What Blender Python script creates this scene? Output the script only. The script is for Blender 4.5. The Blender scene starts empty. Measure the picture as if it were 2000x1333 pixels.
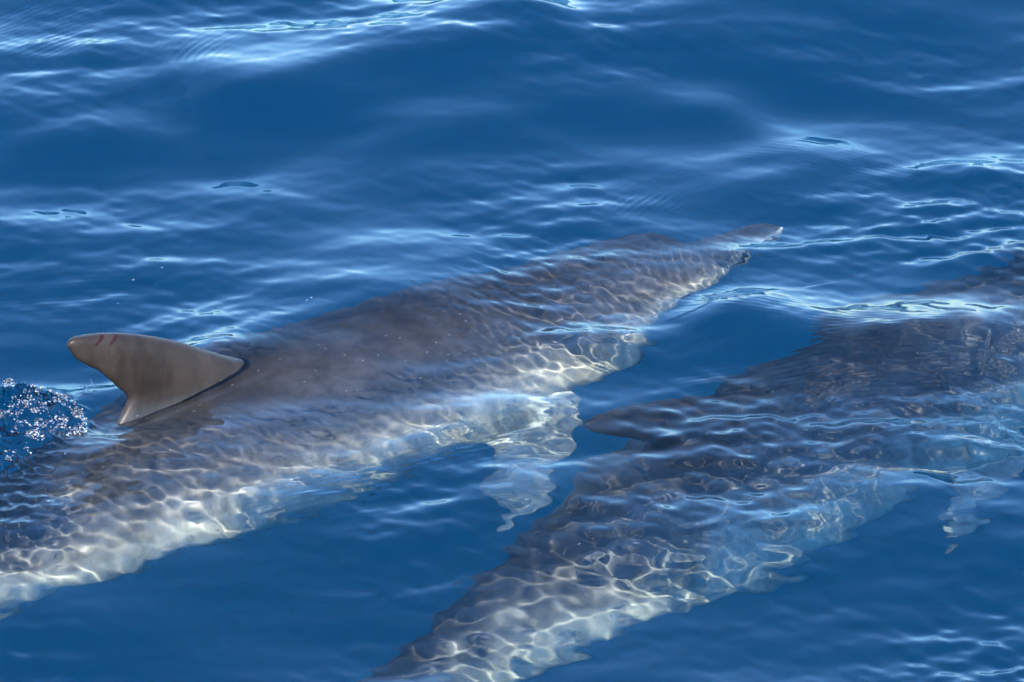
import bpy, bmesh, math, random
import numpy as np
from mathutils import Vector, Matrix

R = math.radians
scene = bpy.context.scene

# ------------------------------------------------------------------ camera, sky, sun, exposure
PITCH = 28.0
DIST = 12.0
cam_data = bpy.data.cameras.new('camera')
cam = bpy.data.objects.new('camera', cam_data)
scene.collection.objects.link(cam)
cam.location = (0, -DIST*math.cos(R(PITCH)), DIST*math.sin(R(PITCH)))
cam.rotation_euler = (R(90-PITCH), 0, 0)
cam_data.sensor_width = 36.0
cam_data.lens = 36.0*DIST/2.05
cam_data.clip_start = 0.1
cam_data.clip_end = 5000
scene.camera = cam

SUN_EL, SUN_AZ = 46.0, 178.0        # azimuth: compass angle the light comes from, 0 = +y, 90 = +x
world = bpy.data.worlds.new('World')
scene.world = world
world.use_nodes = True
wn = world.node_tree.nodes
wl = world.node_tree.links
wn.clear()
sky = wn.new('ShaderNodeTexSky')
sky.sky_type = 'NISHITA'
sky.sun_disc = False
sky.air_density = 1.0
sky.dust_density = 0.0
sky.ozone_density = 4.0
sky.sun_elevation = R(SUN_EL)
sky.sun_rotation = R(SUN_AZ)
bg = wn.new('ShaderNodeBackground')
bg.inputs['Strength'].default_value = 0.15
wo = wn.new('ShaderNodeOutputWorld')
tint = wn.new('ShaderNodeVectorMath')          # clean, deep blue sky all over
tint.operation = 'MULTIPLY'
tint.inputs[1].default_value = (0.70, 0.86, 1.05)
wl.new(sky.outputs[0], tint.inputs[0])
wl.new(tint.outputs[0], bg.inputs['Color'])
world.cycles.sampling_method = 'NONE'
wl.new(bg.outputs[0], wo.inputs['Surface'])

sun_data = bpy.data.lights.new('sun', 'SUN')
sun_data.energy = 3.6
sun_data.angle = R(0.53)
sun_data.color = (1.0, 0.93, 0.82)
sun_data.cycles.use_multiple_importance_sampling = False
sun_data.cycles.is_caustics_light = True
sun = bpy.data.objects.new('sun', sun_data)
scene.collection.objects.link(sun)
sdir = Vector((math.sin(R(SUN_AZ))*math.cos(R(SUN_EL)), math.cos(R(SUN_AZ))*math.cos(R(SUN_EL)), math.sin(R(SUN_EL))))
sun.rotation_euler = sdir.to_track_quat('Z', 'Y').to_euler()
sun.location = sdir*30

scene.view_settings.view_transform = 'Standard'
scene.view_settings.look = 'None'
scene.view_settings.gamma = 1.0
scene.view_settings.exposure = 1.5
scene.view_settings.use_curve_mapping = False
cy = scene.cycles
cy.use_denoising = True
cy.use_adaptive_sampling = True
cy.adaptive_threshold = 0.03
cy.max_bounces = 5
cy.diffuse_bounces = 2
cy.glossy_bounces = 3
cy.transmission_bounces = 6
cy.transparent_max_bounces = 8
cy.volume_bounces = 1
cy.caustics_refractive = True
cy.caustics_reflective = True
cy.sample_clamp_indirect = 6.0
cy.blur_glossy = 0.3

col = scene.collection
rng = np.random.default_rng(11)


def px(x, y, z=0.0):
    """ground point under photograph pixel (2000 wide), looking at height z"""
    s = 2000/2.05
    d = Vector(((x-1000)/s, DIST, 0))
    v = Vector(((x-1000)/s, -(y-666)/s, -DIST))
    v = cam_rot @ v
    t = (z-cam.location.z)/v.z
    return cam.location + v*t


cam_rot = cam.rotation_euler.to_matrix()

# ------------------------------------------------------------------ helpers
def new_mat(name):
    m = bpy.data.materials.new(name)
    m.use_nodes = True
    m.node_tree.nodes.clear()
    return m, m.node_tree.nodes, m.node_tree.links


def mesh_from(name, verts, quads, smooth=True):
    me = bpy.data.meshes.new(name)
    v = np.asarray(verts, dtype=np.float32)
    q = np.asarray(quads, dtype=np.int32)
    me.vertices.add(len(v))
    me.vertices.foreach_set('co', v.ravel())
    k = q.shape[1]
    me.loops.add(q.size)
    me.loops.foreach_set('vertex_index', q.ravel())
    me.polygons.add(len(q))
    me.polygons.foreach_set('loop_start', np.arange(0, q.size, k, dtype=np.int32))
    me.polygons.foreach_set('loop_total', np.full(len(q), k, dtype=np.int32))
    me.polygons.foreach_set('use_smooth', np.full(len(q), smooth, dtype=bool))
    me.update(calc_edges=True)
    me.validate()
    return me


def link(name, me, mat=None, parent=None):
    o = bpy.data.objects.new(name, me)
    col.objects.link(o)
    if mat:
        me.materials.append(mat)
    if parent:
        o.parent = parent
    return o


def pchip(x, y, xi):
    x = np.asarray(x, float); y = np.asarray(y, float); xi = np.asarray(xi, float)
    h = np.diff(x); d = np.diff(y)/h
    m = np.zeros_like(x)
    m[0], m[-1] = d[0], d[-1]
    for i in range(1, len(x)-1):
        if d[i-1]*d[i] > 0:
            w1, w2 = 2*h[i]+h[i-1], h[i]+2*h[i-1]
            m[i] = (w1+w2)/(w1/d[i-1]+w2/d[i])
    i = np.clip(np.searchsorted(x, xi)-1, 0, len(h)-1)
    t = (xi-x[i])/h[i]
    return ((2*t**3-3*t**2+1)*y[i] + (t**3-2*t**2+t)*h[i]*m[i]
            + (-2*t**3+3*t**2)*y[i+1] + (t**3-t**2)*h[i]*m[i+1])


# ------------------------------------------------------------------ sea surface
def wave_set(n, lam0, lam1, slope, dir0, spread, seed):
    r = np.random.default_rng(seed)
    lam = np.exp(r.uniform(math.log(lam0), math.log(lam1), n))
    k = 2*math.pi/lam
    th = R(dir0) + r.normal(0, R(spread), n)
    amp = slope/k*math.sqrt(2.0/n)*r.uniform(0.7, 1.3, n)
    return k*np.cos(th), k*np.sin(th), amp, r.uniform(0, 2*math.pi, n)


def wave_sum(x, y, ws):
    h = np.zeros_like(x)
    for kx, ky, a, p in zip(*ws):
        h += a*np.sin(kx*x+ky*y+p)
    return h


def sstep(a, b, x):
    t = np.clip((x-a)/(b-a), 0, 1)
    return t*t*(3-2*t)


W_SWELL = wave_set(14, 0.85, 1.9, 0.07, 100, 22, 3)
W_MID = wave_set(30, 0.26, 0.8, 0.069, 98, 26, 5)
W_SMALL = wave_set(34, 0.11, 0.27, 0.056, 98, 24, 7)
W_FINE = wave_set(36, 0.034, 0.10, 0.066, 95, 45, 9)
W_BILLOW = wave_set(20, 0.03, 0.075, 1.0, 0, 180, 61)
W_BILLOW = (W_BILLOW[0], W_BILLOW[1], np.full(20, 0.32), W_BILLOW[3])
W_TINY = wave_set(30, 0.019, 0.042, 0.060, 42, 24, 51)
W_PATCH = wave_set(12, 0.10, 0.3, 1.0, 60, 90, 33)
W_CHURN = wave_set(50, 0.016, 0.06, 0.13, 60, 90, 41)
W_MASK = wave_set(10, 0.5, 1.2, 1.0, 60, 90, 21)


def ground(pts):
    return np.array([tuple(px(a, b))[:2] for a, b in pts])


# wavelets that stand out: crest line, height, width of the near and the far face
CRESTS = [
    ([(300, 200), (400, 188), (500, 184), (620, 160), (720, 128), (850, 105), (1000, 55), (1130, 15)], 0.036, 0.14, 0.13),
    ([(640, 300), (760, 280), (860, 263), (960, 240), (1080, 205)], 0.010, 0.09, 0.07),
    ([(1290, 175), (1400, 212), (1490, 250), (1580, 283), (1680, 335)], 0.012, 0.08, 0.08),
    ([(1370, 560), (1440, 625), (1540, 668), (1650, 690), (1780, 680), (1900, 672), (2040, 690)], 0.032, 0.085, 0.12),
    ([(1360, 470), (1420, 492), (1520, 497), (1600, 490)], 0.005, 0.035, 0.035),
    ([(1760, 370), (1880, 345), (2040, 320)], 0.013, 0.06, 0.06),
    ([(430, 1075), (560, 1025), (700, 960), (850, 890), (990, 830), (1090, 725), (1250, 590)], 0.007, 0.075, 0.09),
    ([(1560, 850), (1700, 858), (1830, 868), (1960, 880), (2060, 860)], 0.018, 0.05, 0.09),
    ([(-40, 300), (90, 285), (200, 270), (320, 240)], 0.008, 0.06, 0.06),
    ([(90, 160), (180, 110), (260, 70)], 0.012, 0.05, 0.05),
    ([(1040, 120), (1160, 112), (1280, 95)], 0.012, 0.06, 0.06),
    ([(640, 1120), (830, 1035), (980, 985), (1120, 940)], 0.011, 0.06, 0.06),
]
# water heaped up in front of the fin and hollowed behind it: centre, height, reach along and across, heading
MOUNDS = [((400, 735), 0.040, 0.12, 0.11, 39), ((660, 640), 0.040, 0.32, 0.18, 39), ((180, 815), -0.022, 0.10, 0.09, 39)]
# broken water in the wake of the fin: centre, reach
CHURN = [((30, 990), 0.09, 1.0), ((-60, 1010), 0.12, 1.2), ((50, 815), 0.09, 0.5), ((-40, 850), 0.14, 0.5), ((190, 800), 0.03, 1.0)]
HUMPS = [((50, 790), 0.030, 0.05), ((110, 805), 0.028, 0.04), ((-20, 800), 0.032, 0.06), ((150, 828), 0.016, 0.025), ((60, 860), 0.014, 0.05), ((-50, 860), 0.03, 0.08), ((10, 920), 0.012, 0.06)]
# trains of fine capillary ripples: centre, way the ripples run (degrees), wavelength, slope, reach along and across, bow
TRAINS = [
    ((1270, 385), 150, 0.018, 0.14, 0.10, 0.16, 0.6),
    ((1640, 335), 62, 0.017, 0.13, 0.14, 0.22, 0.3),
    ((1350, 500), 12, 0.020, 0.13, 0.13, 0.10, -2.0),
    ((1385, 590), 60, 0.016, 0.16, 0.07, 0.10, 0.5),
    ((1740, 715), 94, 0.016, 0.30, 0.10, 0.34, 0.25),
    ((1550, 640), 70, 0.016, 0.12, 0.09, 0.18, 0.0),
    ((900, 885), 118, 0.017, 0.14, 0.08, 0.16, 0.3),
    ((640, 985), 112, 0.022, 0.15, 0.09, 0.14, 0.3),
    ((370, 110), 160, 0.019, 0.14, 0.10, 0.14, 1.0),
    ((70, 70), 135, 0.019, 0.15, 0.16, 0.2, 0.4),
    ((1900, 830), 100, 0.020, 0.16, 0.12, 0.2, 0.5),
    ((1600, 770), 150, 0.020, 0.15, 0.10, 0.10, 0.5),
    ((130, 560), 95, 0.020, 0.10, 0.10, 0.2, 0.5),
    ((1560, 990), 10, 0.020, 0.16, 0.14, 0.06, 0.5),
]


def line_dist(x, y, P):
    """signed distance to a polyline (positive = far side, +y) and fade at its ends"""
    best = np.full(x.shape, 1e9)
    sgn = np.zeros_like(x)
    pos = np.zeros_like(x)
    seg = np.hypot(*np.diff(P, axis=0).T)
    cum = np.concatenate([[0], np.cumsum(seg)])
    for i in range(len(P)-1):
        d = (P[i+1]-P[i])/seg[i]
        rx, ry = x-P[i, 0], y-P[i, 1]
        t = np.clip(rx*d[0]+ry*d[1], 0, seg[i])
        ex, ey = rx-t*d[0], ry-t*d[1]
        dd = np.hypot(ex, ey)
        m = dd < best
        best[m] = dd[m]
        sgn[m] = np.sign(d[0]*ry-d[1]*rx)[m]
        pos[m] = (cum[i]+t)[m]
    L = cum[-1]
    fade = sstep(0, 0.16, pos)*sstep(0, 0.16, L-pos)
    return best*sgn, fade


def dense(P, n=16):
    d = np.concatenate([[0], np.cumsum(np.hypot(*np.diff(P, axis=0).T))])
    t = np.linspace(0, d[-1], n)
    return np.stack([pchip(d, P[:, 0], t), pchip(d, P[:, 1], t)], 1)


def sea_height(x, y, fine=True):
    calm = 1-0.45*sstep(-0.25, -1.0, y+0.25*x)                  # slick water on the near side
    h = wave_sum(x, y, W_SWELL) + calm*wave_sum(x, y, W_MID)
    wob = calm*wave_sum(x, y, W_SMALL)
    for c, A, r0, r1, ang in MOUNDS:
        g = ground([c])[0]
        ca, sa = math.cos(R(ang)), math.sin(R(ang))
        u, v = (x-g[0])*ca+(y-g[1])*sa, -(x-g[0])*sa+(y-g[1])*ca
        h = h+A*np.exp(-(u/r0)**2-(v/r1)**2)
    for pts, A, wn_, wf in CRESTS:
        P = dense(ground(pts))
        lo, hi = P.min(0)-0.45, P.max(0)+0.45
        m = (x > lo[0]) & (x < hi[0]) & (y > lo[1]) & (y < hi[1])
        d, f = line_dist(x[m], y[m], P)
        d = d + 2.2*wob[m]
        w = np.where(d > 0, wf, wn_)*1.2
        h[m] += A*f*np.exp(-(d/w)**2)
    if not fine:
        return h
    m = wave_sum(x, y, W_MASK)
    m = m/np.std(m)
    far = sstep(0.35, 0.8, y-0.35*x)                            # smoother, open water beyond the dolphins
    near2 = sstep(-0.1, 0.3, x+0.3*y)*sstep(0.5, 0.1, y-0.3*x)     # choppier over the second dolphin
    gh = ground([(1340, 485)])[0]
    still = 1-0.6*np.exp(-((x-gh[0])/0.26)**2-((y-gh[1])/0.34)**2)  # glassy water sliding over the head
    h += wob*(0.6+0.5*sstep(-1, 1.5, m))*(1+0.3*near2)*still
    h += wave_sum(x, y, W_FINE)*(0.35+0.9*sstep(-0.6, 1.6, m))*(1-0.35*far+0.85*near2)*still
    # tight ripples over the first dolphin, running along with it
    p0, p1 = ground([(250, 800)])[0], ground([(1400, 500)])[0]
    ax = (p1-p0)/np.hypot(*(p1-p0))
    t = np.clip((x-p0[0])*ax[0]+(y-p0[1])*ax[1], 0, np.hypot(*(p1-p0)))
    d = np.hypot(x-p0[0]-t*ax[0], y-p0[1]-t*ax[1])
    k = d < 0.7
    h[k] += np.exp(-(d[k]/0.26)**2)*wave_sum(x[k], y[k], W_TINY)*(0.3+0.7*sstep(-0.8, 0.8, m[k]))*still[k]
    patch = wave_sum(x, y, W_PATCH)
    patch /= np.std(patch)
    for c, ang, lam, sl, ru, rv, bow in TRAINS:
        g = ground([c])[0]
        rx, ry = x-g[0], y-g[1]
        k = (np.hypot(rx, ry) < 3*max(ru, rv))
        rx, ry = rx[k], ry[k]
        ca, sa = math.cos(R(ang)), math.sin(R(ang))
        u, v = rx*ca+ry*sa, -rx*sa+ry*ca
        env = 0.62*np.exp(-(u/ru)**2-(v/rv)**2)*(0.35+0.65*sstep(-1.0, 1.2, patch[k]))
        ph = 2*math.pi/lam*(u+bow*v*v+1.5*wob[k])
        h[k] += env*sl*lam/(2*math.pi)*np.sin(ph)
    for c, A, r0 in HUMPS:
        g = ground([c])[0]
        d2 = (x-g[0])**2+(y-g[1])**2
        k = d2 < (2.2*r0)**2
        if k.any():
            w = wave_sum(x[k], y[k], W_BILLOW)
            bil = 1-np.minimum(np.abs(w)/0.8, 1.5)
            h[k] += A*np.exp(-d2[k]/r0**2)*(0.55+0.6*bil)
    for c, ru, amp in CHURN:
        g = ground([c])[0]
        d = np.hypot(x-g[0], y-g[1])
        k = d < 2.5*ru
        h[k] += amp*np.exp(-(d[k]/ru)**2)*wave_sum(x[k], y[k], W_CHURN)
    return h


def graded(lo, hi, step, far, grow=1.18, cap=None, soft=None):
    """evenly spaced between lo and hi, then spreading out to +-far"""
    mid = list(np.arange(lo, hi+step*0.5, step))

    def run(p, sgn):
        out, d = [], step
        while abs(p) < far:
            if cap and abs(p) < soft:
                d = min(d*grow, cap)
            else:
                d *= 1.3
            p += sgn*d
            out.append(p)
        return out
    return np.array(run(lo, -1)[::-1]+mid+run(hi, 1))


def build_sea(mat):
    xs = graded(-1.08, 1.08, 0.003, 300, 1.035, 0.03, 1.9)
    ys = graded(-1.55, 1.70, 0.0034, 300, 1.035, 0.03, 2.6)
    X, Y = np.meshgrid(xs, ys)
    r = np.maximum(np.abs(X), np.abs(Y))
    Z = np.zeros_like(X)
    near = r < 14
    Z[near] = sea_height(X[near], Y[near])
    Z *= 1-sstep(3.0, 12.0, r)
    ny, nx = X.shape
    top = np.stack([X.ravel(), Y.ravel(), Z.ravel()], 1)
    idx = np.arange(nx*ny).reshape(ny, nx)
    q = np.stack([idx[:-1, :-1].ravel(), idx[:-1, 1:].ravel(), idx[1:, 1:].ravel(), idx[1:, :-1].ravel()], 1)
    # skirt and bottom close the body of water
    n0 = len(top)
    ring = np.concatenate([idx[0, :], idx[1:, -1], idx[-1, -2::-1], idx[-2:0:-1, 0]])
    low = top[ring].copy()
    low[:, 2] = DEEP
    nr = len(ring)
    lowi = np.arange(n0, n0+nr)
    side = np.stack([ring, lowi, np.roll(lowi, -1), np.roll(ring, -1)], 1)
    ctr = n0+nr
    V = np.concatenate([top, low, [[0, 0, DEEP]]])
    me = bpy.data.meshes.new('sea')
    tri = np.stack([lowi, np.full(nr, ctr), np.roll(lowi, -1)], 1)
    me.vertices.add(len(V))
    me.vertices.foreach_set('co', V.astype(np.float32).ravel())
    qa = np.concatenate([q, side])
    me.loops.add(qa.size+tri.size)
    me.loops.foreach_set('vertex_index', np.concatenate([qa.ravel(), tri.ravel()]).astype(np.int32))
    npoly = len(qa)+len(tri)
    me.polygons.add(npoly)
    tot = np.concatenate([np.full(len(qa), 4), np.full(len(tri), 3)]).astype(np.int32)
    me.polygons.foreach_set('loop_start', np.concatenate([[0], np.cumsum(tot)[:-1]]).astype(np.int32))
    me.polygons.foreach_set('loop_total', tot)
    sm = np.ones(npoly, bool)
    sm[len(q):] = False
    me.polygons.foreach_set('use_smooth', sm)
    me.update(calc_edges=True)
    o = link('sea', me, mat)
    o['kind'] = 'structure'
    o['label'] = 'clear blue sea with gentle rippled waves'
    o.cycles.is_caustics_caster = True
    return o


DEEP = -9.0


def mat_sea():
    m, n, l = new_mat('sea_water')
    out = n.new('ShaderNodeOutputMaterial')
    gl = n.new('ShaderNodeBsdfGlass')
    gl.inputs['Color'].default_value = (1, 1, 1, 1)
    gl.inputs['Roughness'].default_value = 0.0
    gl.inputs['IOR'].default_value = 1.333
    l.new(gl.outputs[0], out.inputs['Surface'])
    return m


def mat_depth():
    m, n, l = new_mat('water_depth')
    out = n.new('ShaderNodeOutputMaterial')
    sc = n.new('ShaderNodeVolumeScatter')
    sc.inputs['Color'].default_value = (0.10, 0.58, 0.92, 1)
    sc.inputs['Density'].default_value = 0.16
    ab = n.new('ShaderNodeVolumeAbsorption')
    ab.inputs['Color'].default_value = (0.12, 0.86, 0.95, 1)
    ab.inputs['Density'].default_value = 0.5
    ad = n.new('ShaderNodeAddShader')
    l.new(sc.outputs[0], ad.inputs[0]); l.new(ab.outputs[0], ad.inputs[1])
    l.new(ad.outputs[0], out.inputs['Volume'])
    return m


def mat_backscatter():
    m, n, l = new_mat('backscatter_sheet')
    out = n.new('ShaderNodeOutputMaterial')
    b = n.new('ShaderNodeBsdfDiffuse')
    b.inputs['Color'].default_value = (0.017, 0.235, 0.275, 1)  # blue puts the upward glow of deep water into the colour
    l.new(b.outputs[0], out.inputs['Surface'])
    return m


sea = build_sea(mat_sea())
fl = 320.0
SHEET_Z = -2.6  # opaque blue sheet added in place of deep water's backscattered light
fm = mesh_from('backscatter_sheet', [(-fl, -fl, SHEET_Z), (fl, -fl, SHEET_Z), (fl, fl, SHEET_Z), (-fl, fl, SHEET_Z)], [(0, 1, 2, 3)], False)
sheet = link('backscatter_sheet', fm, mat_backscatter())
sheet['kind'] = 'structure'
sheet['label'] = 'added blue floor far below the dolphins'

# the body of the water: tint and scatter over depth, its top a hair above the waves
def build_depth(mat):
    xs = graded(-2.4, 2.4, 0.03, 280)
    X, Y = np.meshgrid(xs, xs)
    r = np.maximum(np.abs(X), np.abs(Y))
    Z = np.zeros_like(X)
    near = r < 14
    Z[near] = sea_height(X[near], Y[near], False)
    Z *= 1-sstep(3.0, 12.0, r)
    Z += 0.025
    n = len(xs)
    idx = np.arange(n*n).reshape(n, n)
    V = np.concatenate([np.stack([X.ravel(), Y.ravel(), Z.ravel()], 1), np.stack([X.ravel(), Y.ravel(), np.full(n*n, DEEP+1.0)], 1)])
    q = np.stack([idx[:-1, :-1].ravel(), idx[:-1, 1:].ravel(), idx[1:, 1:].ravel(), idx[1:, :-1].ravel()], 1)
    ring = np.concatenate([idx[0, :], idx[1:, -1], idx[-1, -2::-1], idx[-2:0:-1, 0]])
    side = np.stack([ring, ring+n*n, np.roll(ring, -1)+n*n, np.roll(ring, -1)], 1)
    me = mesh_from('water_depth', V, np.concatenate([q, q[:, ::-1]+n*n, side]))
    o = link('water_depth', me, mat)
    o['kind'] = 'stuff'
    o['label'] = 'blue depth of the sea water under the surface'
    return o


depth = build_depth(mat_depth())

# ------------------------------------------------------------------ dolphins
# rest frame: x runs back from the snout tip (0) to the flukes (2.5), y to the dolphin's left, z up
PROF = np.array([
    # x, top, bottom, half width
    [-0.050, 0.008, -0.012, 0.013],
    [-0.040, 0.019, -0.025, 0.025],
    [-0.010, 0.029, -0.036, 0.036],
    [0.045, 0.034, -0.043, 0.042],
    [0.110, 0.039, -0.050, 0.050],
    [0.138, 0.058, -0.056, 0.062],
    [0.158, 0.100, -0.063, 0.080],
    [0.195, 0.136, -0.076, 0.100],
    [0.270, 0.154, -0.095, 0.116],
    [0.350, 0.157, -0.120, 0.136],
    [0.450, 0.158, -0.146, 0.152],
    [0.600, 0.178, -0.180, 0.176],
    [0.800, 0.200, -0.208, 0.194],
    [1.000, 0.210, -0.214, 0.197],
    [1.200, 0.206, -0.203, 0.186],
    [1.400, 0.190, -0.178, 0.162],
    [1.600, 0.165, -0.145, 0.126],
    [1.800, 0.136, -0.110, 0.088],
    [2.000, 0.106, -0.083, 0.056],
    [2.200, 0.076, -0.062, 0.035],
    [2.350, 0.052, -0.046, 0.026],
    [2.470, 0.022, -0.022, 0.018],
    [2.500, 0.008, -0.008, 0.008],
])


def prof(x):
    return [pchip(PROF[:, 0], PROF[:, i], x) for i in (1, 2, 3)]


def loft(rings):
    """rings: list of (n,3) arrays of the same length -> closed verts, faces"""
    n = len(rings[0]); v = np.concatenate(rings)
    f = []
    for i in range(len(rings)-1):
        for j in range(n):
            k = (j+1) % n
            f.append((i*n+j, i*n+k, (i+1)*n+k, (i+1)*n+j))
    c0 = len(v); c1 = c0+1
    v = np.concatenate([v, [rings[0].mean(0)], [rings[-1].mean(0)]])
    for j in range(n):
        k = (j+1) % n
        f.append((c0, k, j))
        b = (len(rings)-1)*n
        f.append((c1, b+j, b+k))
    return v, f


def body_rings():
    t = np.linspace(0, 1, 110)
    xs = -0.05+2.55*(t**1.25)
    zt, zb, hw = prof(xs)
    a = np.linspace(0, 2*math.pi, 56, endpoint=False)
    rings = []
    for x, T, B, W in zip(xs, zt, zb, hw):
        c, s = np.cos(a), np.sin(a)
        zc = (T+B)/2
        hh = (T-B)/2
        e = 0.94
        yy = W*np.sign(c)*np.abs(c)**e
        zz = zc + hh*np.sign(s)*np.abs(s)**e
        rings.append(np.stack([np.full_like(yy, x), yy, zz], 1))
    return rings


def fin_rings(le, te, thick, origin, span_dir, chord_dir, flat_dir, n=26, m=22, thick_tip=None, level=False):
    """le / te: (span, chord) control points of the two edges, parametrised 0..1 along each"""
    le = np.array(le, float); te = np.array(te, float)
    tt = np.linspace(0, 1, n)

    def along(p):
        d = np.concatenate([[0], np.cumsum(np.hypot(*np.diff(p, axis=0).T))])
        d /= d[-1]
        return np.stack([pchip(d, p[:, 0], tt), pchip(d, p[:, 1], tt)], 1)
    if level:                                    # both edges read at the same height
        sp = le[0, 0]+(le[-1, 0]-le[0, 0])*np.sin(tt*math.pi/2)
        L = np.stack([sp, pchip(le[:, 0], le[:, 1], sp)], 1)
        T = np.stack([sp, pchip(te[:, 0], te[:, 1], sp)], 1)
    else:
        L, T = along(le), along(te)
    o, s, c, f = [np.array(q, float) for q in (origin, span_dir, chord_dir, flat_dir)]
    rings = []
    a = np.linspace(0, 2*math.pi, m, endpoint=False)
    for i in range(n):
        th = thick*(1-tt[i])+(thick_tip or thick*0.3)*tt[i]
        u = (1-np.cos(a))/2                      # 0 leading, 1 trailing
        prof_t = np.sin(a)*(1.0-0.55*u)**0.6     # blunt front, thin back
        P = L[i][None, :]*(1-u)[:, None]+T[i][None, :]*u[:, None]
        pos = o+P[:, :1]*s+P[:, 1:]*c+(prof_t*th*0.5)[:, None]*f
        rings.append(pos)
    return rings


def unit(v):
    v = np.array(v, float)
    return v/np.linalg.norm(v)


def fluke_rings(side):
    o = (2.36, 0, 0.0)
    le = [(0.0, -0.06), (0.06, -0.02), (0.15, 0.05), (0.24, 0.12), (0.30, 0.185)]
    te = [(0.0, 0.16), (0.05, 0.165), (0.12, 0.17), (0.22, 0.185), (0.30, 0.20)]
    return fin_rings(le, te, 0.05, o, (0, side, 0), (1, 0, 0), (0, 0, 1), thick_tip=0.012)


def pectoral_rings(side, out=(0.30, 0.82, -0.42), base_x=0.58):
    o = (base_x, side*0.115, -0.105)
    s = unit((out[0], side*out[1], out[2]))
    c = np.array([1.0, 0, 0]); c = unit(c-np.dot(c, s)*s)
    f = np.cross(s, c)
    le = [(-0.02, -0.03), (0.05, -0.025), (0.12, 0.0), (0.20, 0.05), (0.27, 0.12), (0.32, 0.195)]
    te = [(-0.02, 0.16), (0.04, 0.155), (0.09, 0.15), (0.17, 0.16), (0.25, 0.19), (0.32, 0.215)]
    return fin_rings(le, te, 0.042, o, s, c, f, thick_tip=0.010)


def dorsal_rings():
    # (up, back) measured off the back line
    o = (1.00, 0, 0.195)
    k, q = 1.12, 0.79
    le = [(-0.05, -0.16), (-0.02, -0.09), (0.012, -0.01), (0.055, 0.078), (0.10, 0.133), (0.146, 0.185), (0.19, 0.246), (0.215, 0.290), (0.229, 0.325), (0.236, 0.352)]
    te = [(-0.05, 0.40), (-0.02, 0.352), (0.012, 0.308), (0.040, 0.287), (0.065, 0.283), (0.10, 0.296), (0.145, 0.328), (0.19, 0.358), (0.215, 0.371), (0.229, 0.374), (0.236, 0.364)]
    le = [(a*q, b*k) for a, b in le]
    nick = [0, 0, 0, 0.003, -0.002, 0.003, -0.004, 0.002, -0.002, 0, 0]
    te = [(a*q, b*k+d) for (a, b), d in zip(te, nick)]
    return fin_rings(le, te, 0.085, o, (0, 0, 1), (1, 0, 0), (0, 1, 0), n=44, m=26, thick_tip=0.018, level=True)


def spine(x, keys):
    """pitch angle keys [(x, degrees nose-up)] -> spine point and angle; x grows to the tail"""
    xs = np.linspace(-0.06, 2.9, 600)
    ang = np.radians(pchip([k[0] for k in keys], [k[1] for k in keys], np.clip(xs, keys[0][0], keys[-1][0])))
    dx = xs[1]-xs[0]
    px_ = np.concatenate([[0], np.cumsum(np.cos((ang[1:]+ang[:-1])/2)*dx)])
    pz_ = np.concatenate([[0], np.cumsum(-np.sin((ang[1:]+ang[:-1])/2)*dx)])
    return np.interp(x, xs, px_), np.interp(x, xs, pz_), np.interp(x, xs, ang)


FIN_ROOT = 1.12


def bend(rest, keys, anchor_x=1.0):
    sx, sz, an = spine(rest[:, 0], keys)
    # the dorsal fin is stiff: it follows the back at its own root only
    zt, zb, hw = prof(np.clip(rest[:, 0], -0.05, 2.5))
    stiff = sstep(0.0, 0.05, rest[:, 2]-zt)*((rest[:, 0] > 0.9) & (rest[:, 0] < 1.6))
    fx, fz, fa = [v[0] for v in spine(np.array([FIN_ROOT]), keys)]
    d = rest[:, 0]-FIN_ROOT
    sx = sx*(1-stiff)+(fx+d*math.cos(fa))*stiff
    sz = sz*(1-stiff)+(fz-d*math.sin(fa))*stiff
    an = an*(1-stiff)+fa*stiff
    ax, az, _ = spine(np.array([anchor_x]), keys)
    out = rest.copy()
    # nose-up angle: moving back along the spine goes down, local up tilts back
    out[:, 0] = sx-ax[0] + rest[:, 2]*np.sin(an)
    out[:, 2] = sz-az[0] + rest[:, 2]*np.cos(an)
    # forward is -x in the rest frame: flip so that +x is forward
    out[:, 0] *= -1
    out[:, 1] *= -1
    return out


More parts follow.
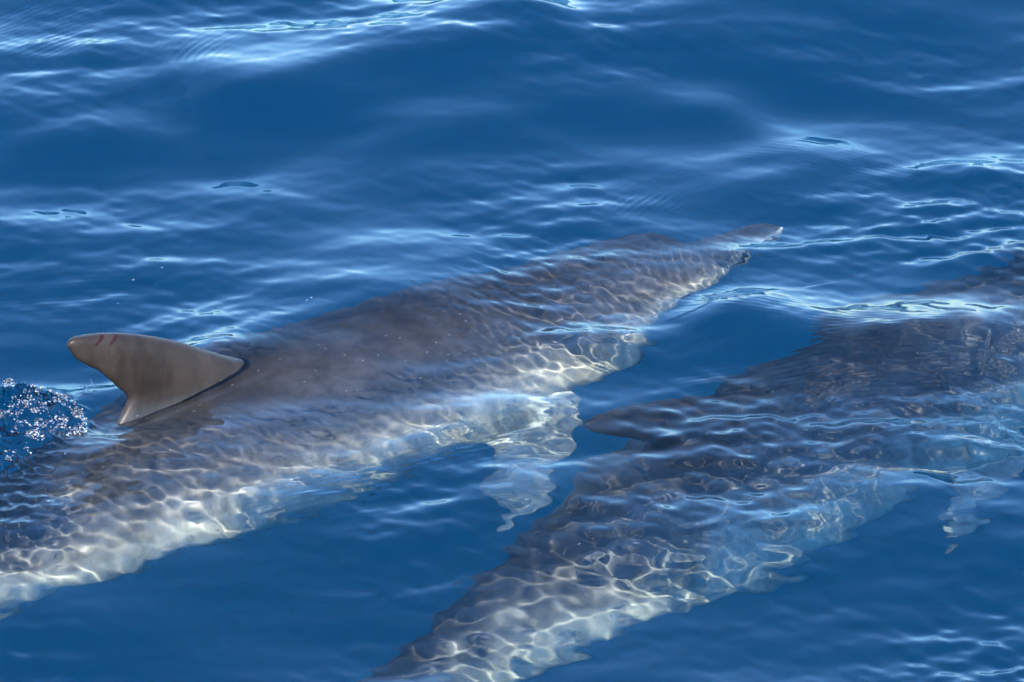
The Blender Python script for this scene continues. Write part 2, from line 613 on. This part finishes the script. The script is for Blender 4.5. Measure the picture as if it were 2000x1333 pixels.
def mat_dolphin(marks):
    m, n, l = new_mat('dolphin_skin')
    out = n.new('ShaderNodeOutputMaterial')
    p = n.new('ShaderNodeBsdfPrincipled')
    at = n.new('ShaderNodeAttribute'); at.attribute_name = 'rest'
    sh = n.new('ShaderNodeAttribute'); sh.attribute_name = 'belly'
    # irregular edge for the counter-shading
    nz = n.new('ShaderNodeTexNoise'); nz.inputs['Scale'].default_value = 5.0; nz.inputs['Detail'].default_value = 5.0
    l.new(at.outputs['Vector'], nz.inputs['Vector'])
    ma = n.new('ShaderNodeMath'); ma.operation = 'MULTIPLY_ADD'
    l.new(nz.outputs['Fac'], ma.inputs[0]); ma.inputs[1].default_value = 0.30
    l.new(sh.outputs['Fac'], ma.inputs[2])
    ra = n.new('ShaderNodeValToRGB')
    e = ra.color_ramp.elements
    e[0].position = 0.30; e[0].color = (0.070, 0.070, 0.077, 1)
    e[1].position = 0.80; e[1].color = (0.72, 0.68, 0.56, 1)
    a = e.new(0.44); a.color = (0.175, 0.168, 0.162, 1)
    b = e.new(0.60); b.color = (0.40, 0.38, 0.335, 1)
    c = e.new(0.08); c.color = (0.030, 0.0225, 0.018, 1)
    l.new(ma.outputs[0], ra.inputs[0])
    # skin mottling and pale scratches
    n2 = n.new('ShaderNodeTexNoise'); n2.inputs['Scale'].default_value = 22.0; n2.inputs['Detail'].default_value = 6.0; n2.inputs['Roughness'].default_value = 0.65
    l.new(at.outputs['Vector'], n2.inputs['Vector'])
    mr = n.new('ShaderNodeMapRange')
    mr.inputs['From Min'].default_value = 0.3; mr.inputs['From Max'].default_value = 0.7
    mr.inputs['To Min'].default_value = 0.78; mr.inputs['To Max'].default_value = 1.22
    l.new(n2.outputs['Fac'], mr.inputs['Value'])
    # long soft streaks running up the fins and along the flanks
    mp3 = n.new('ShaderNodeMapping'); mp3.inputs['Scale'].default_value = (16, 16, 5); mp3.inputs['Rotation'].default_value = (0, R(-38), 0)
    l.new(at.outputs['Vector'], mp3.inputs['Vector'])
    n3 = n.new('ShaderNodeTexNoise'); n3.inputs['Scale'].default_value = 1.0; n3.inputs['Detail'].default_value = 7.0; n3.inputs['Roughness'].default_value = 0.7
    l.new(mp3.outputs[0], n3.inputs['Vector'])
    mr3 = n.new('ShaderNodeMapRange')
    mr3.inputs['From Min'].default_value = 0.32; mr3.inputs['From Max'].default_value = 0.68
    mr3.inputs['To Min'].default_value = 0.6; mr3.inputs['To Max'].default_value = 1.5
    l.new(n3.outputs['Fac'], mr3.inputs['Value'])
    mm = n.new('ShaderNodeMath'); mm.operation = 'MULTIPLY'
    l.new(mr.outputs[0], mm.inputs[0]); l.new(mr3.outputs[0], mm.inputs[1])
    mx = n.new('ShaderNodeVectorMath'); mx.operation = 'SCALE'
    l.new(ra.outputs['Color'], mx.inputs[0]); l.new(mm.outputs[0], mx.inputs['Scale'])
    # pale flecks along the back
    mp = n.new('ShaderNodeMapping'); mp.inputs['Scale'].default_value = (60, 150, 150)
    l.new(at.outputs['Vector'], mp.inputs['Vector'])
    vo = n.new('ShaderNodeTexVoronoi'); vo.inputs['Scale'].default_value = 1.0
    l.new(mp.outputs[0], vo.inputs['Vector'])
    f1 = n.new('ShaderNodeMapRange'); f1.inputs['From Min'].default_value = 0.20; f1.inputs['From Max'].default_value = 0.08
    l.new(vo.outputs['Distance'], f1.inputs['Value'])
    sv = n.new('ShaderNodeSeparateColor'); l.new(vo.outputs['Color'], sv.inputs[0])
    f2 = n.new('ShaderNodeMath'); f2.operation = 'GREATER_THAN'; f2.inputs[1].default_value = 0.80
    l.new(sv.outputs[0], f2.inputs[0])
    f3 = n.new('ShaderNodeMath'); f3.operation = 'MULTIPLY'
    l.new(f1.outputs[0], f3.inputs[0]); l.new(f2.outputs[0], f3.inputs[1])
    fg = n.new('ShaderNodeMapRange'); fg.inputs['From Min'].default_value = -0.10; fg.inputs['From Max'].default_value = 0.04
    l.new(sh.outputs['Fac'], fg.inputs['Value'])
    f4 = n.new('ShaderNodeMath'); f4.operation = 'MULTIPLY'
    l.new(f3.outputs[0], f4.inputs[0]); l.new(fg.outputs[0], f4.inputs[1])
    mixf = n.new('ShaderNodeMix'); mixf.data_type = 'RGBA'
    l.new(f4.outputs[0], mixf.inputs['Factor'])
    l.new(mx.outputs[0], mixf.inputs['A']); mixf.inputs['B'].default_value = (0.22, 0.21, 0.20, 1)
    last = mixf.outputs['Result']
    # dark red rake marks near the tip of the dorsal fin, mouth line
    for (x0, z0), (x1, z1), w, colr in marks:
        L = math.hypot(x1-x0, z1-z0); ux, uz = (x1-x0)/L, (z1-z0)/L
        su = n.new('ShaderNodeVectorMath'); su.operation = 'SUBTRACT'; su.inputs[1].default_value = ((x0+x1)/2, 0, (z0+z1)/2)
        l.new(at.outputs['Vector'], su.inputs[0])
        res = []
        for vec, half in (((ux, 0, uz), L/2), ((-uz, 0, ux), w)):
            dt = n.new('ShaderNodeVectorMath'); dt.operation = 'DOT_PRODUCT'; dt.inputs[1].default_value = vec
            l.new(su.outputs[0], dt.inputs[0])
            ab = n.new('ShaderNodeMath'); ab.operation = 'ABSOLUTE'; l.new(dt.outputs['Value'], ab.inputs[0])
            ms = n.new('ShaderNodeMapRange'); ms.inputs['From Min'].default_value = half; ms.inputs['From Max'].default_value = half*0.6
            l.new(ab.outputs[0], ms.inputs['Value'])
            res.append(ms)
        mu = n.new('ShaderNodeMath'); mu.operation = 'MULTIPLY'
        l.new(res[0].outputs[0], mu.inputs[0]); l.new(res[1].outputs[0], mu.inputs[1])
        mk = n.new('ShaderNodeMix'); mk.data_type = 'RGBA'
        l.new(mu.outputs[0], mk.inputs['Factor']); l.new(last, mk.inputs['A']); mk.inputs['B'].default_value = (*colr, 1)
        last = mk.outputs['Result']
    l.new(last, p.inputs['Base Color'])
    p.inputs['Specular IOR Level'].default_value = 0.3
    p.inputs['Roughness'].default_value = 0.36
    bp = n.new('ShaderNodeBump'); bp.inputs['Strength'].default_value = 0.25; bp.inputs['Distance'].default_value = 0.004
    l.new(n2.outputs['Fac'], bp.inputs['Height']); l.new(bp.outputs[0], p.inputs['Normal'])
    p.inputs['IOR'].default_value = 1.4
    l.new(p.outputs[0], out.inputs['Surface'])
    return m


# rest-frame (x, z) ends, half width, colour
SCARS = [((1.318, 0.3670), (1.350, 0.353), 0.0032, (0.026, 0.007, 0.006)),
         ((1.346, 0.3740), (1.376, 0.360), 0.0032, (0.026, 0.007, 0.006)),
         ((-0.04, -0.004), (0.13, -0.010), 0.004, (0.03, 0.03, 0.03)),
         ((0.128, -0.010), (0.225, 0.000), 0.004, (0.03, 0.03, 0.03))]
SKIN_SCARRED = mat_dolphin(SCARS)
SKIN = mat_dolphin(SCARS[2:])


def dolphin_rest(pec, voxel=0.005):
    vs, fs, off = [], [], 0
    for rings in (body_rings(), dorsal_rings(), pectoral_rings(1, *pec), pectoral_rings(-1, *pec), fluke_rings(1), fluke_rings(-1)):
        v, f = loft(rings)
        vs.append(v); fs += [tuple(i+off for i in q) for q in f]; off += len(v)
    me = bpy.data.meshes.new('dolphin_rest')
    me.from_pydata(np.concatenate(vs).tolist(), [], fs)
    bm = bmesh.new(); bm.from_mesh(me)
    # each closed shell gets outward normals
    bmesh.ops.recalc_face_normals(bm, faces=bm.faces)
    bm.to_mesh(me); bm.free()
    tmp = bpy.data.objects.new('dolphin_rest', me)
    col.objects.link(tmp)
    md = tmp.modifiers.new('remesh', 'REMESH'); md.mode = 'VOXEL'; md.voxel_size = voxel; md.use_smooth_shade = True
    ms = tmp.modifiers.new('smooth', 'SMOOTH'); ms.factor = 0.5; ms.iterations = 4
    dg = bpy.context.evaluated_depsgraph_get()
    ev = tmp.evaluated_get(dg)
    res = bpy.data.meshes.new_from_object(ev)
    bpy.data.objects.remove(tmp)
    return res


REST = dolphin_rest(((0.32, 0.82, -0.42), 0.57))
REST_2 = dolphin_rest(((0.50, 0.80, -0.34), 0.67))


def dolphin(name, label, loc, yaw, roll, keys, scale, skin, rest_mesh):
    me = rest_mesh.copy()
    n = len(me.vertices)
    co = np.empty(n*3, np.float32); me.vertices.foreach_get('co', co)
    rest = co.reshape(-1, 3).astype(float)
    zt, zb, hw = prof(np.clip(rest[:, 0], -0.05, 2.5))
    # 0 on the back .. 1 on the belly
    u = np.clip((zt-rest[:, 2])/np.maximum(zt-zb, 0.02), 0.0, 1.2)
    ell = np.hypot(rest[:, 1]/np.maximum(hw, 0.01), (rest[:, 2]-(zt+zb)/2)/np.maximum((zt-zb)/2, 0.01))
    fin = sstep(1.03, 1.12, ell)*(rest[:, 2] < zt-0.01)                     # pectorals and flukes are grey
    u = u*(1-fin)+0.40*fin
    u = u-0.30*sstep(0.01, 0.07, rest[:, 2]-zt)
    u = u+0.07*sstep(1.1, 0.7, rest[:, 0])*sstep(0.25, 0.4, u)*(1-fin)
    head = np.clip((0.30-rest[:, 0])/0.25, 0, 1)
    u = u+0.10*head*(u > 0.45)+0.55*np.clip((0.0-rest[:, 0])/0.03, 0, 1)*(u > 0.2)
    a = me.attributes.new('rest', 'FLOAT_VECTOR', 'POINT'); a.data.foreach_set('vector', rest.astype(np.float32).ravel())
    a = me.attributes.new('belly', 'FLOAT', 'POINT'); a.data.foreach_set('value', u.astype(np.float32))
    out = bend(rest, keys)*scale
    me.vertices.foreach_set('co', out.astype(np.float32).ravel())
    me.polygons.foreach_set('use_smooth', np.ones(len(me.polygons), bool))
    me.update()
    o = link(name, me, skin)
    o.location = loc
    o.rotation_euler = (R(roll), 0, R(yaw))
    o['label'] = label; o['category'] = 'dolphin'; o['group'] = 'dolphins swimming just under the surface'
    o.cycles.is_caustics_receiver = True
    return o


def eye_mesh():
    bm = bmesh.new()
    bmesh.ops.create_uvsphere(bm, u_segments=16, v_segments=10, radius=0.013)
    for v in bm.verts:
        v.co.z *= 0.75
        v.co.y *= 0.6
    me = bpy.data.meshes.new('eye'); bm.to_mesh(me); bm.free()
    for p in me.polygons:
        p.use_smooth = True
    return me


def mat_eye():
    m, n, l = new_mat('eye')
    out = n.new('ShaderNodeOutputMaterial'); p = n.new('ShaderNodeBsdfPrincipled')
    nz = n.new('ShaderNodeTexNoise'); nz.inputs['Scale'].default_value = 60
    ra = n.new('ShaderNodeValToRGB'); ra.color_ramp.elements[0].color = (0.004, 0.004, 0.004, 1); ra.color_ramp.elements[1].color = (0.02, 0.014, 0.01, 1)
    l.new(nz.outputs['Fac'], ra.inputs[0]); l.new(ra.outputs[0], p.inputs['Base Color'])
    p.inputs['Roughness'].default_value = 0.1
    l.new(p.outputs[0], out.inputs['Surface'])
    return m


EYE, EYE_MAT = eye_mesh(), mat_eye()
EYE.materials.append(EYE_MAT)
BLOW = EYE.copy(); BLOW.name = 'blowhole'


def head_parts(body, keys, scale):
    ex = 0.245
    zt, zb, hw = [float(v[0]) for v in prof(np.array([ex]))]
    for sgn in (1, -1):
        q = bend(np.array([[ex, sgn*hw*0.985, (zt+zb)/2-0.022]]), keys)[0]*scale
        e = bpy.data.objects.new('eye', EYE); col.objects.link(e)
        e.parent = body; e.location = q; e.scale = (scale,)*3
    zt, zb, hw = [float(v[0]) for v in prof(np.array([0.34]))]
    q = bend(np.array([[0.34, 0.0, zt-0.003]]), keys)[0]*scale
    b = bpy.data.objects.new('blowhole', BLOW); col.objects.link(b)
    b.parent = body; b.location = q; b.scale = (1.0, 2.4, 0.6)


KEYS1 = [(-0.05, 8), (0.2, 6), (0.5, 0), (1.0, -1), (1.3, 6), (1.7, 12), (2.3, 14)]
g1 = px(582, 712)
d1 = dolphin('dolphin', 'grey dolphin with its curved dorsal fin sticking out of the water',
             (g1.x, g1.y, -0.254), 39, -7, KEYS1, 1.22, SKIN_SCARRED, REST)
head_parts(d1, KEYS1, 1.22)
KEYS2 = [(0, 0), (0.7, 2), (1.0, 4), (1.3, 8), (1.7, 12), (2.3, 14)]
g2 = px(1585, 680)
d2 = dolphin('dolphin', 'dark dolphin swimming fully underwater with its fin below the surface',
             (g2.x, g2.y, -0.425), 44, -15, KEYS2, 1.20, SKIN, REST_2)
head_parts(d2, KEYS2, 1.20)

# ------------------------------------------------------------------ splash behind the fin
def mat_splash():
    m, n, l = new_mat('splash_water')
    out = n.new('ShaderNodeOutputMaterial'); p = n.new('ShaderNodeBsdfPrincipled')
    p.inputs['Base Color'].default_value = (0.95, 0.97, 1.0, 1)
    p.inputs['Roughness'].default_value = 0.04
    p.inputs['IOR'].default_value = 1.333
    nz = n.new('ShaderNodeTexNoise'); nz.inputs['Scale'].default_value = 45; nz.inputs['Detail'].default_value = 4
    mr = n.new('ShaderNodeMapRange'); mr.inputs['From Min'].default_value = 0.55; mr.inputs['From Max'].default_value = 0.7
    mr.inputs['To Min'].default_value = 1.0; mr.inputs['To Max'].default_value = 0.55
    l.new(nz.outputs['Fac'], mr.inputs['Value']); l.new(mr.outputs[0], p.inputs['Transmission Weight'])
    l.new(p.outputs[0], out.inputs['Surface'])
    return m


def mat_foam_glints():
    m, n, l = new_mat('foam_glints')
    out = n.new('ShaderNodeOutputMaterial'); p = n.new('ShaderNodeBsdfPrincipled')
    nz = n.new('ShaderNodeTexNoise'); nz.inputs['Scale'].default_value = 80
    ra = n.new('ShaderNodeValToRGB'); ra.color_ramp.elements[0].color = (0.6, 0.63, 0.66, 1); ra.color_ramp.elements[1].color = (0.85, 0.86, 0.87, 1)
    l.new(nz.outputs['Fac'], ra.inputs[0]); l.new(ra.outputs[0], p.inputs['Base Color'])
    p.inputs['Roughness'].default_value = 0.2
    p.inputs['Transmission Weight'].default_value = 0.45
    l.new(p.outputs[0], out.inputs['Surface'])
    return m


def ico(sub):
    bm = bmesh.new()
    bmesh.ops.create_icosphere(bm, subdivisions=sub, radius=1.0)
    v = np.array([tuple(q.co) for q in bm.verts]); f = np.array([[q.index for q in p.verts] for p in bm.faces])
    bm.free()
    return v, f


ICO = {1: ico(1), 2: ico(2), 3: ico(3)}


class Blobs:
    def __init__(self):
        self.v, self.f, self.n = [], [], 0

    def add(self, c, r, rnd, sub=2):
        v, f = ICO[sub]
        ax = unit([rnd.gauss(0, 1) for _ in range(3)])
        st = rnd.uniform(0.7, 1.6)
        ph = [rnd.uniform(0, 6.28) for _ in range(3)]
        k = 1+0.16*np.sin(3*v[:, 0]+ph[0])+0.13*np.sin(4*v[:, 1]+ph[1])+0.12*np.sin(3.5*v[:, 2]+ph[2])
        q = v*(r*k)[:, None]
        q = q+np.outer(q@ax, ax)*(st-1)
        self.v.append(q+np.array(c)); self.f.append(f+self.n); self.n += len(v)

    def mesh(self, name):
        return mesh_from(name, np.concatenate(self.v), np.concatenate(self.f))


def build_splash():
    rnd = random.Random(5)
    bubbles, drops, foam_glints = Blobs(), Blobs(), Blobs()

    def h(x, y):
        return float(sea_height(np.array([x]), np.array([y]))[0])

    # round bubbles riding on the churned water
    for c, r in [((18, 795), 0.009), ((62, 868), 0.011), ((100, 852), 0.008), ((148, 818), 0.010), ((40, 842), 0.006), ((128, 790), 0.007), ((5, 862), 0.006), ((72, 838), 0.005)]:
        g = ground([c])[0]
        bubbles.add((g[0], g[1], h(*g)+0.2*r), r, rnd, 3)
    # white froth, also standing in for sun glints, gathered in strings and patches along the top
    path = dense(ground([(-30, 772), (10, 775), (50, 768), (88, 790), (120, 788), (150, 805), (160, 828)]), 60)
    spots = [(path[rnd.randrange(60)], 0.010) for _ in range(46)]
    for c, n in [((48, 850), 5), ((70, 870), 6), ((100, 838), 4), ((30, 815), 7), ((78, 815), 8), ((118, 815), 8), ((5, 830), 6), ((140, 838), 5), ((60, 800), 8), ((155, 845), 3), ((20, 905), 3)]:
        g = ground([c])[0]
        spots += [(g+np.array([rnd.gauss(0, 0.010), rnd.gauss(0, 0.014)]), 0.007) for _ in range(n)]
    pts, who = [], []
    for p, w in spots:
        for _ in range(rnd.randrange(5, 16)):
            pts.append((p[0]+rnd.gauss(0, w*0.6), p[1]+rnd.gauss(0, w)))
            who.append(rnd.random())
    pts = np.array(pts)
    zz = sea_height(pts[:, 0], pts[:, 1])
    for (x, y), z, k in zip(pts, zz, who):
        if k < 0.55:
            foam_glints.add((x, y, z+rnd.uniform(0, 0.003)), rnd.choice([0.0007, 0.0009, 0.0012, 0.0016]), rnd, 1)
        else:
            drops.add((x, y, z+rnd.uniform(0, 0.006)), rnd.choice([0.0008, 0.0011, 0.0016, 0.0024, 0.0034]), rnd, 2)
    # trickle off the trailing edge and stray drops
    for i in range(40):
        t = rnd.random()
        g = ground([(156+34*t+rnd.uniform(-4, 4)*(1+t), 770-26*t+rnd.uniform(-3, 3))])[0]
        drops.add((g[0], g[1], h(*g)+rnd.uniform(0.0, 0.02)), rnd.uniform(0.0008, 0.002), rnd, 1)
    for c in [(203, 632), (47, 728), (600, 608), (608, 603), (636, 596), (313, 485), (316, 527), (260, 548), (230, 590), (128, 900), (150, 770), (190, 788), (178, 792), (95, 895)]:
        g = ground([c])[0]
        drops.add((g[0], g[1], h(*g)+0.001), rnd.uniform(0.0012, 0.0022), rnd, 1)
    mat = mat_splash()
    o = link('splash', bubbles.mesh('splash'), mat)
    o['kind'] = 'stuff'
    o['label'] = 'clear bubbles in the churned water behind the dorsal fin'
    d = link('spray', drops.mesh('spray'), mat)
    d['kind'] = 'stuff'
    d['label'] = 'tiny water drops thrown up around the fin'
    f = link('foam_glints', foam_glints.mesh('foam_glints'), mat_foam_glints())
    f['kind'] = 'stuff'
    f['label'] = 'white froth and painted sun glints on the churned water behind the fin'


build_splash()
